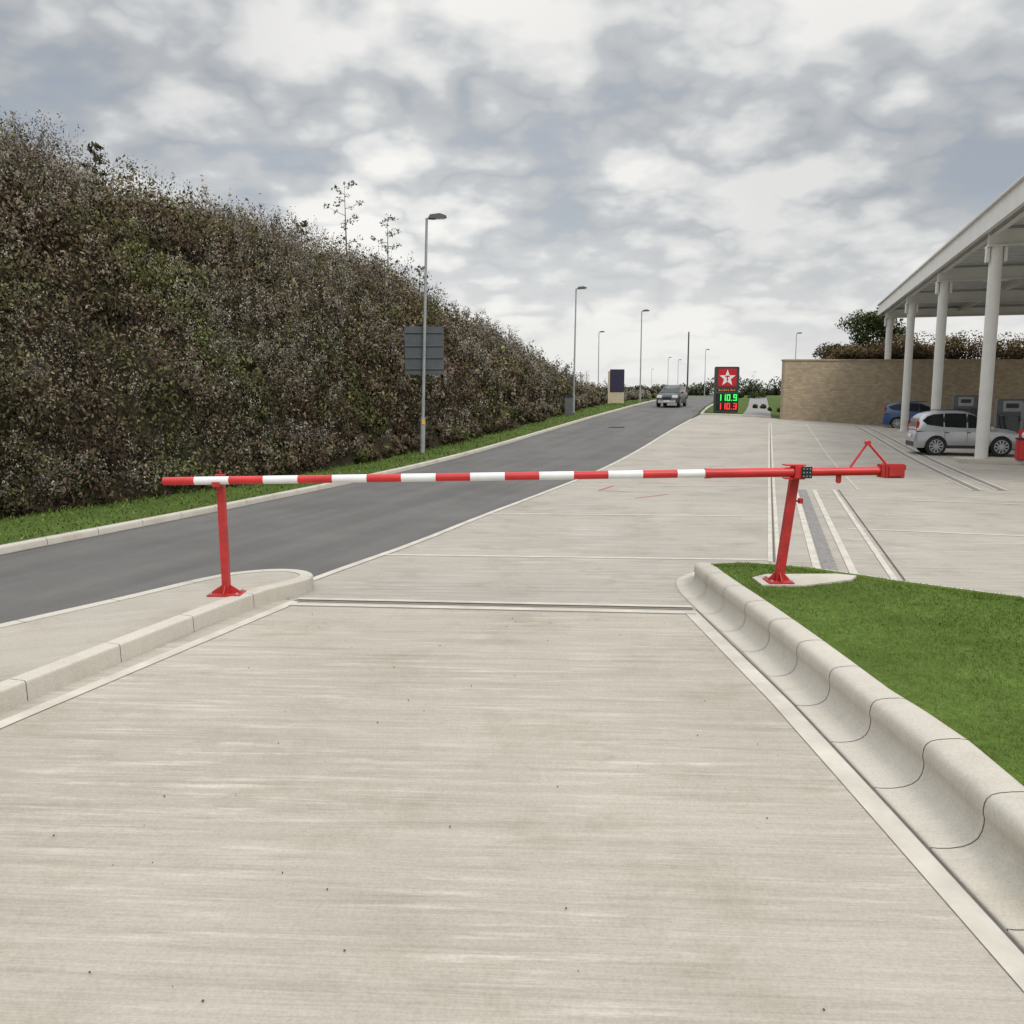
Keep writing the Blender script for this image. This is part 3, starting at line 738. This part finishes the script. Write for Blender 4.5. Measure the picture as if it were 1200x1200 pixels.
hk.box(c_+Vector((0,0,-.06)),(.05,.012,.06),0); hk.cyl(c_+Vector((0,-.01,-.09)),c_+Vector((0,.01,-.09)),.025,.025,12)
hk.obj('padlock_lug',M_redd,bar)
hk=MB(); c_=Vector((.18,.0,.80)); hk.cyl(c_+Vector((-.09,0,0)),c_,.011,.011,8); hk.box(c_,(.035,.05,.05),0)
hk.obj('latch_stub',M_redd,bar)
rp=empty('barrier_post',(-2.81,8.22,.146),0,label='red steel rest post with cradle holding the arm end',category='barrier post')
p_=MB(); sqpost(p_,Vector((0,0,0)),Vector((-.01,0,1.175)),.068,.068); p_.obj('post',M_redd,rp)
base(rp,.32,.22,.145,.10)
p_=MB(); p_.box((-.01,-.09,1.084),(.07,.11,.012),0); p_.box((-.01,-.143,1.104),(.07,.012,.04),0); p_.obj('cradle',M_redd,rp)
p_=MB(); p_.box((-.01,0,1.18),(.085,.085,.012),0); p_.cyl((-.01,0,1.185),(-.01,0,1.23),.012,.012,8)
p_.obj('locating_pin',M_redd,rp)
# ------------------------------------------------------------------ street lamps
def lamp(loc,ht,tilt=0,rz=0,label=None):
    e=empty('street_lamp',loc,rz,label=label or 'grey steel street lamp with flat head on the verge',category='street lamp',group='street lamps along the road')
    c_=MB(); c_.cyl((0,0,-.2),(tilt*1.2/ht,0,1.2),.085,.085,14); c_.cyl((tilt*1.2/ht,0,1.2),(tilt,0,ht),.058,.042,12)
    c_.cyl((tilt,0,ht-.02),(tilt+.2,0,ht+.04),.03,.03,8); c_.obj('lamp_column',M_galv,e)
    h_=MB(); h_.prism([(tilt+.05,ht-.02),(tilt+.12,ht+.10),(tilt+.45,ht+.14),(tilt+.66,ht+.07),(tilt+.66,ht+.02),(tilt+.2,ht-.03)],'y',-.14,.14)
    h_.obj('lamp_head',M_lampd,e)
    g_=MB(); g_.box((tilt+.43,0,ht-.005),(.34,.2,.03),0); g_.obj('lamp_glass',M_swhite,e)
    return e
def L3(x,y,ht,**k): return lamp((x,y,zg(x,y)),ht,**k)
L3(-3.12,29.7,7.85,tilt=.26,label='tall grey street lamp carrying the back of a road sign')
L3(3.95,55.3,7.8,tilt=.1); L3(11.3,76,7.8); L3(10.3,103,7.6); L3(33.5,150,7.8); L3(36,110,7.9); L3(32.5,180,7.7); L3(36.5,190,7.6); L3(42,260,7.6); L3(84,300,7.8); L3(60,230,5)
tp_=empty('telegraph_pole',(18.3,90,zg(18.3,90)),0,label='plain dark pole standing beside the road',category='pole')
c_=MB(); c_.cyl((0,0,-.2),(0,0,6.75),.09,.07,12); c_.obj('pole_shaft',M_pole,tp_); c_=MB(); c_.cyl((0,0,6.75),(0,0,6.85),.09,.04,12); c_.obj('pole_cap',M_lampd,tp_)
sg=empty('road_sign',(-3.02,29.78,2.85),0,label='grey back of a large rectangular road sign on the lamp post',category='road sign')
p_=MB(); p_.box((0,.08,.74),(1.34,.03,1.62),0); p_.obj('sign_panel',M_grey,sg)
for zz_ in(.12,.5,.9,1.35): 
    p_=MB(); p_.box((0,.045,zz_),(1.3,.03,.04),0); p_.obj('mounting_rail',M_lampd,sg)
st=MB(); st.box((0,0,0),(.1,.01,.16),0); st.obj('warning_sticker',M_yellow,None,(-3.06,29.61,1.15),label='small yellow sticker on the lamp post',category='sticker')
b_e=empty('litter_bin',(3.52,53.6,zg(3.52,53.6)-.03),0,label='dark rectangular litter bin on the grass verge',category='bin')
b_=MB(); b_.box((0,0,.55),(.52,.45,1.1),0,bev=.02); b_.obj('bin_body',M_lampd,b_e); b_=MB(); b_.box((0,0,1.14),(.58,.5,.07),0,bev=.01); b_.obj('bin_lid',M_black,b_e)
b_e=empty('notice_board',(8.25,69,zg(8.25,69)),0,label='dark navy notice board with cream post',category='sign')
b_=MB(); b_.box((.15,0,1.85),(1.15,.1,1.8),0,bev=.02); b_.obj('board',M_purple,b_e)
b_=MB(); b_.box((-.5,.0,1.3),(.14,.14,2.6),0); b_.box((.15,.02,.5),(1.16,.08,.85),0); b_.obj('board_stand',M_cream,b_e)
# ------------------------------------------------------------------ price totem
to=empty('price_sign',(13.92,56,zg(13.92,56)),0,label='black petrol price sign with red star logo and lit prices',category='petrol sign')
W=1.56; HT=2.95
b_=MB(); b_.box((0,0,HT/2),(W,.32,HT),0,bev=.04); b_.obj('sign_body',M_sframe,to)
b_=MB(); b_.box((-W/2+.03,-.17,HT/2),(.035,.02,HT-.1),0); b_.box((W/2-.03,-.17,HT/2),(.035,.02,HT-.1),0); b_.box((0,-.17,HT-.04),(W-.1,.02,.03),0)
b_.obj('sign_trim',simple('dark_green_trim',(.03,.09,.06),.4,.05,3),to)
lc=(0,HT-.70)
b_=MB(); b_.box((lc[0],-.178,lc[1]),(1.18,.024,1.14),0,bev=.01); b_.obj('logo_panel',M_sred,to)
def star(r,ri,c,y0_,y1_,mb,mi=0):
    pts=[(c[0]+(r if i%2==0 else ri)*math.sin(math.pi*i/5),c[1]+(r if i%2==0 else ri)*math.cos(math.pi*i/5)) for i in range(10)]
    mb.prism(pts,'y',y0_,y1_,mi)
b_=MB(); star(.55,.225,(lc[0],lc[1]-.03),-.19,-.205,b_); b_.obj('logo_star',M_swhite,to)
b_=MB(); b_.prism([(-.15,.13),(.15,.13),(.15,.045),(.042,.045),(.042,-.22),(-.042,-.22),(-.042,.045),(-.15,.045)],'y',-.207,-.212)
b_.v=[(a,b,c+lc[1]) for a,b,c in b_.v]; b_.obj('logo_letter',M_sred,to)
for zc_ in (.97,.41):
    b_=MB(); b_.box((0,-.168,zc_),(1.40,.02,.50),0); b_.obj('price_panel',M_sblack,to)
SEG={'0':'abcdef','1':'bc','2':'abged','3':'abgcd','9':'abcdfg'}
def digits(s,h,wd,gapx,c,mat,name,y,lbl):
    mb=MB(); t_=h*.15; tot=0
    ws=[(t_*1.2 if ch=='.' else wd)+gapx for ch in s]; x=c[0]-sum(ws)/2
    for ch,wc in zip(s,ws):
        if ch=='.': mb.box((x+wc/2,y,c[1]-h/2+t_/2),(t_,.012,t_)); x+=wc; continue
        cx_=x+wc/2; P={'a':(0,h/2-t_/2,wd,t_),'g':(0,0,wd,t_),'d':(0,-h/2+t_/2,wd,t_),'b':(wd/2-t_/2,h/4,t_,h/2),'c':(wd/2-t_/2,-h/4,t_,h/2),'f':(-wd/2+t_/2,h/4,t_,h/2),'e':(-wd/2+t_/2,-h/4,t_,h/2)}
        for i,k_ in enumerate(SEG[ch]):
            a,b,ww,hhh=P[k_]; mb.box((cx_+a,y-.001*i,c[1]+b),(ww,.012,hhh*.98))
        x+=wc
    o=mb.obj(name,mat,to); o['label']=lbl
digits('110.9',.41,.225,.065,(.04,.97),M_gren,'green_price',-.185,'lit green price digits reading 110.9')
digits('110.3',.41,.225,.065,(.04,.41),M_redn,'red_price',-.185,'lit red price digits reading 110.3')
b_=MB(); b_.box((0,-.166,1.44),(1.22,.012,.17),1)
for i in range(9): b_.box((-.50+i*.12+(.05 if i>5 else 0),-.176,1.44+(.012 if i%3==0 else 0)),(.075,.012,.09 if i%3 else .12),0)
b_.obj('lettering_strip',[M_orange,M_sblack],to)
# ------------------------------------------------------------------ cars
def car(name,loc,rz,scale,paint,label,tall=1.0,bumper=None,lx=1.0,wind=None,hl=1.0):
    e=empty(name,loc,rz,label=label,category='car'); e.scale=(scale,)*3
    ip=lambda x,t:float(np.interp(x,[a for a,_ in t],[b for _,b in t]))
    top=[(-2.22,.62),(-2.19,.85),(-2.12,1.0),(-1.5,1.06),(.9,1.06),(1.25,1.05),(1.65,1.02),(1.98,.95),(2.14,.82),(2.22,.64),(2.25,.5)]
    wid=[(-2.22,.70),(-2.1,.82),(-1.7,.88),(0,.90),(1.5,.88),(1.95,.82),(2.15,.72),(2.25,.55)]
    R_=.455; zc=.37; ax=(-1.32,1.36); WR=.375
    def zb(x):
        z=.30
        for a in ax:
            if abs(x-a)<R_: z=max(z,zc+math.sqrt(R_*R_-(x-a)**2)*.93)
        return z
    st=sorted(set([round(-2.22+i*.05,3) for i in range(90)]+[2.25]+[a+s_*R_*.999 for a in ax for s_ in(-1,1)]))
    b=MB(); rows=[]
    for x in st:
        w_=ip(x,wid); t_=ip(x,top); z0=zb(x)
        lv=[(.96,z0),(1.0,max(z0,.44)),(1.0,max(z0+.01,.62)),(.985,max(z0+.02,t_-.14)),(.955,t_-.03),(.90,t_+0),(.5,t_+.025)]
        lv=[(a,min(z_,t_+.03)) for a,z_ in lv]
        rows.append([(x,-w_*a,z_) for a,z_ in lv]+[(x,w_*a,z_) for a,z_ in lv[::-1]])
    k=len(rows[0]); vs=[v for r_ in rows for v in r_]
    b.add(vs,[(a*k+c,a*k+c+1,(a+1)*k+c+1,(a+1)*k+c) for a in range(len(rows)-1) for c in range(k-1)],0,True)
    b.add(rows[0],[list(range(k))]); b.add(rows[-1],[list(range(k))])
    RT=1.68*tall
    rt=[(-2.16,1.0),(-2.12,1.16),(-2.06,1.38),(-1.97,1.52),(-1.82,RT-.14),(-1.52,RT-.06),(-1.05,RT-.01),(-.55,RT),(-.15,RT-.03),(.1,RT-.09),(.32,RT-.19),(1.2,1.06)]
    st2=[-2.16,-2.14,-2.12,-2.09,-2.06,-2.02,-1.97,-1.9,-1.82,-1.66,-1.52,-1.25,-1.05,-.8,-.55,-.3,-.15,0,.1,.2,.32,.5,.7,.95,1.2]
    ysd=lambda z:.855-.30*(z-1.0)
    rows=[]
    for x in st2:
        z=max(ip(x,rt),1.0); q_=z-.05*(z-1)/.6
        rows.append([(x,-ysd(.97),.97),(x,-ysd(q_),q_),(x,-ysd(z)+.07,z),(x,-.3,z+.015),(x,.3,z+.015),(x,ysd(z)-.07,z),(x,ysd(q_),q_),(x,ysd(.97),.97)])
    k=8; vs=[v for r_ in rows for v in r_]
    b.add(vs,[(a*k+c,a*k+c+1,(a+1)*k+c+1,(a+1)*k+c) for a in range(len(rows)-1) for c in range(k-1)],0,True)
    b.obj('car_body',paint,e)
    q=RT-.09
    for s_ in(-1,1):
        for nm,pts in (('side_window',[(-.03,1.10),(1.02,1.09),(.94,1.14),(.30,q-.12),(.12,q-.05),(-.03,q-.02)]),('side_window',[(-.99,1.13),(-.09,1.10),(-.09,q-.015),(-.55,q),(-.99,q-.01)]),('side_window',[(-1.92,1.38),(-1.72,1.22),(-1.04,1.13),(-1.04,q-.015),(-1.45,q-.05),(-1.72,q-.13)])):
            g_=MB(); g_.add([(x,s_*(ysd(z)+.006),z) for x,z in pts],[list(range(len(pts)))]); g_.obj(nm,M_glass,e)
    g_=MB(); g_.add([(1.15,-.78,1.115),(1.15,.78,1.115),(.38,.64,RT-.21),(.38,-.64,RT-.21)],[(0,1,2,3)]); g_.obj('windscreen',wind or M_wind,e)
    g_=MB(); g_.add([(-2.17,-.70,1.14),(-2.17,.70,1.14),(-2.06,.62,RT-.30),(-2.06,-.62,RT-.30)],[(0,1,2,3)]); g_.obj('rear_window',M_glass,e)
    t_=MB(); t_.box((0,0,.50),(3.9,1.45,.42),0)
    t_.box((2.20,0,.68),(.10,.66,.17),0)
    t_.box((-2.19,0,.44),(.09,1.3,.18),0)
    for s_ in(-1,1):
        t_.box((.02,s_*.885,.35),(1.75,.05,.12),0)
        for xx in (-.06,-1.015): t_.box((xx,s_*(ysd(1.33)+.002),1.33),(.06,.006,.44),0)
        t_.box((-.45,s_*.60,RT+.022),(1.7,.03,.022),0)
        for xx in(-.06,-1.0): t_.box((xx,s_*.901,.76),(.010,.006,.5),0)
        for xx in(.05,-.85): t_.box((xx-.05,s_*.895,.92),(.16,.03,.03),0)
    t_.obj('trim',M_black,e)
    bu=MB(); bu.box((2.16,0,.42),(.24,1.36,.20*hl),0,bev=.04); bu.obj('front_bumper',bumper or M_black,e)
    for s_ in(-1,1):
        m_=MB(); m_.box((.90,s_*.96,1.11),(.12,.2,.14),0,bev=.03); m_.obj('wing_mirror',paint,e)
        h_=MB(); h_.box((2.05,s_*.59,.80),(.28,.34*hl,.18*hl),0,bev=.04); h_.obj('headlight',M_head,e)
        h_=MB(); h_.box((-2.11,s_*.76,1.14),(.12,.13,.44),0,bev=.03); h_.obj('tail_light',M_tail,e)
    p2=MB(); p2.box((2.29,0,.46),(.02,.5,.11),0); p2.obj('number_plate',M_plate,e); p2=MB(); p2.box((-2.245,0,.77),(.02,.5,.11),0); p2.obj('number_plate',M_plate,e)
    for o_ in list(bpy.data.objects):
        if o_.parent is e and o_.type=='MESH': o_.scale=(lx,1,1)
    for a in ax:
        for s_ in(-1,1):
            wh=empty('wheel',(a*lx,s_*.80,WR)); wh.parent=e
            ty=MB(); ty.cyl((0,-.11,0),(0,.11,0),WR,WR,32); ty.obj('tyre',M_tyre,wh)
            ri=MB(); ri.cyl((0,s_*.111,0),(0,s_*.118,0),.255,.25,28,1); ri.cyl((0,s_*.112,0),(0,s_*.124,0),.05,.05,14,0)
            for i in range(10):
                t=i*2*math.pi/10; ri.box((.14*math.cos(t),s_*.121,.14*math.sin(t)),(.21,.010,.045),0,M=Matrix.Rotation(-t,3,'Y'))
            for i in range(28):
                t=i*2*math.pi/28; ri.box((.25*math.cos(t),s_*.118,.25*math.sin(t)),(.02,.012,.06),0,M=Matrix.Rotation(-t,3,'Y'))
            ri.obj('rim',[M_rim,M_black],wh)
    return e
car('parked_car',(15.2,28.9,zg(15.2,28.9)),-.22,.835,M_silver,'silver compact SUV parked beside the fuel pumps',lx=.88,tall=1.05)
car('parked_car',(22.0,46.3,zg(22.0,46.3)),-.45,.88,M_blue,'dark blue hatchback parked near the stone wall',lx=.92)
car('moving_car',(11.9,64,zg(11.9,64)),math.atan2(-.94,-.36),.93,M_dark,'dark off-road car with headlights approaching on the road',bumper=M_bump,tall=1.02,wind=M_glass,hl=1.3)
db=MB()
for i in range(60):
    y_=random.uniform(2.6,8.2); x_=random.uniform(-2.2,1.7); s_=random.uniform(.002,.006)
    db.box((x_,y_,.012+s_/2),(s_,s_*1.3,s_),0,rz=random.random()*3)
db.obj('gravel',M_joint,kind='stuff',label='scattered grit and small stones on the concrete lane')
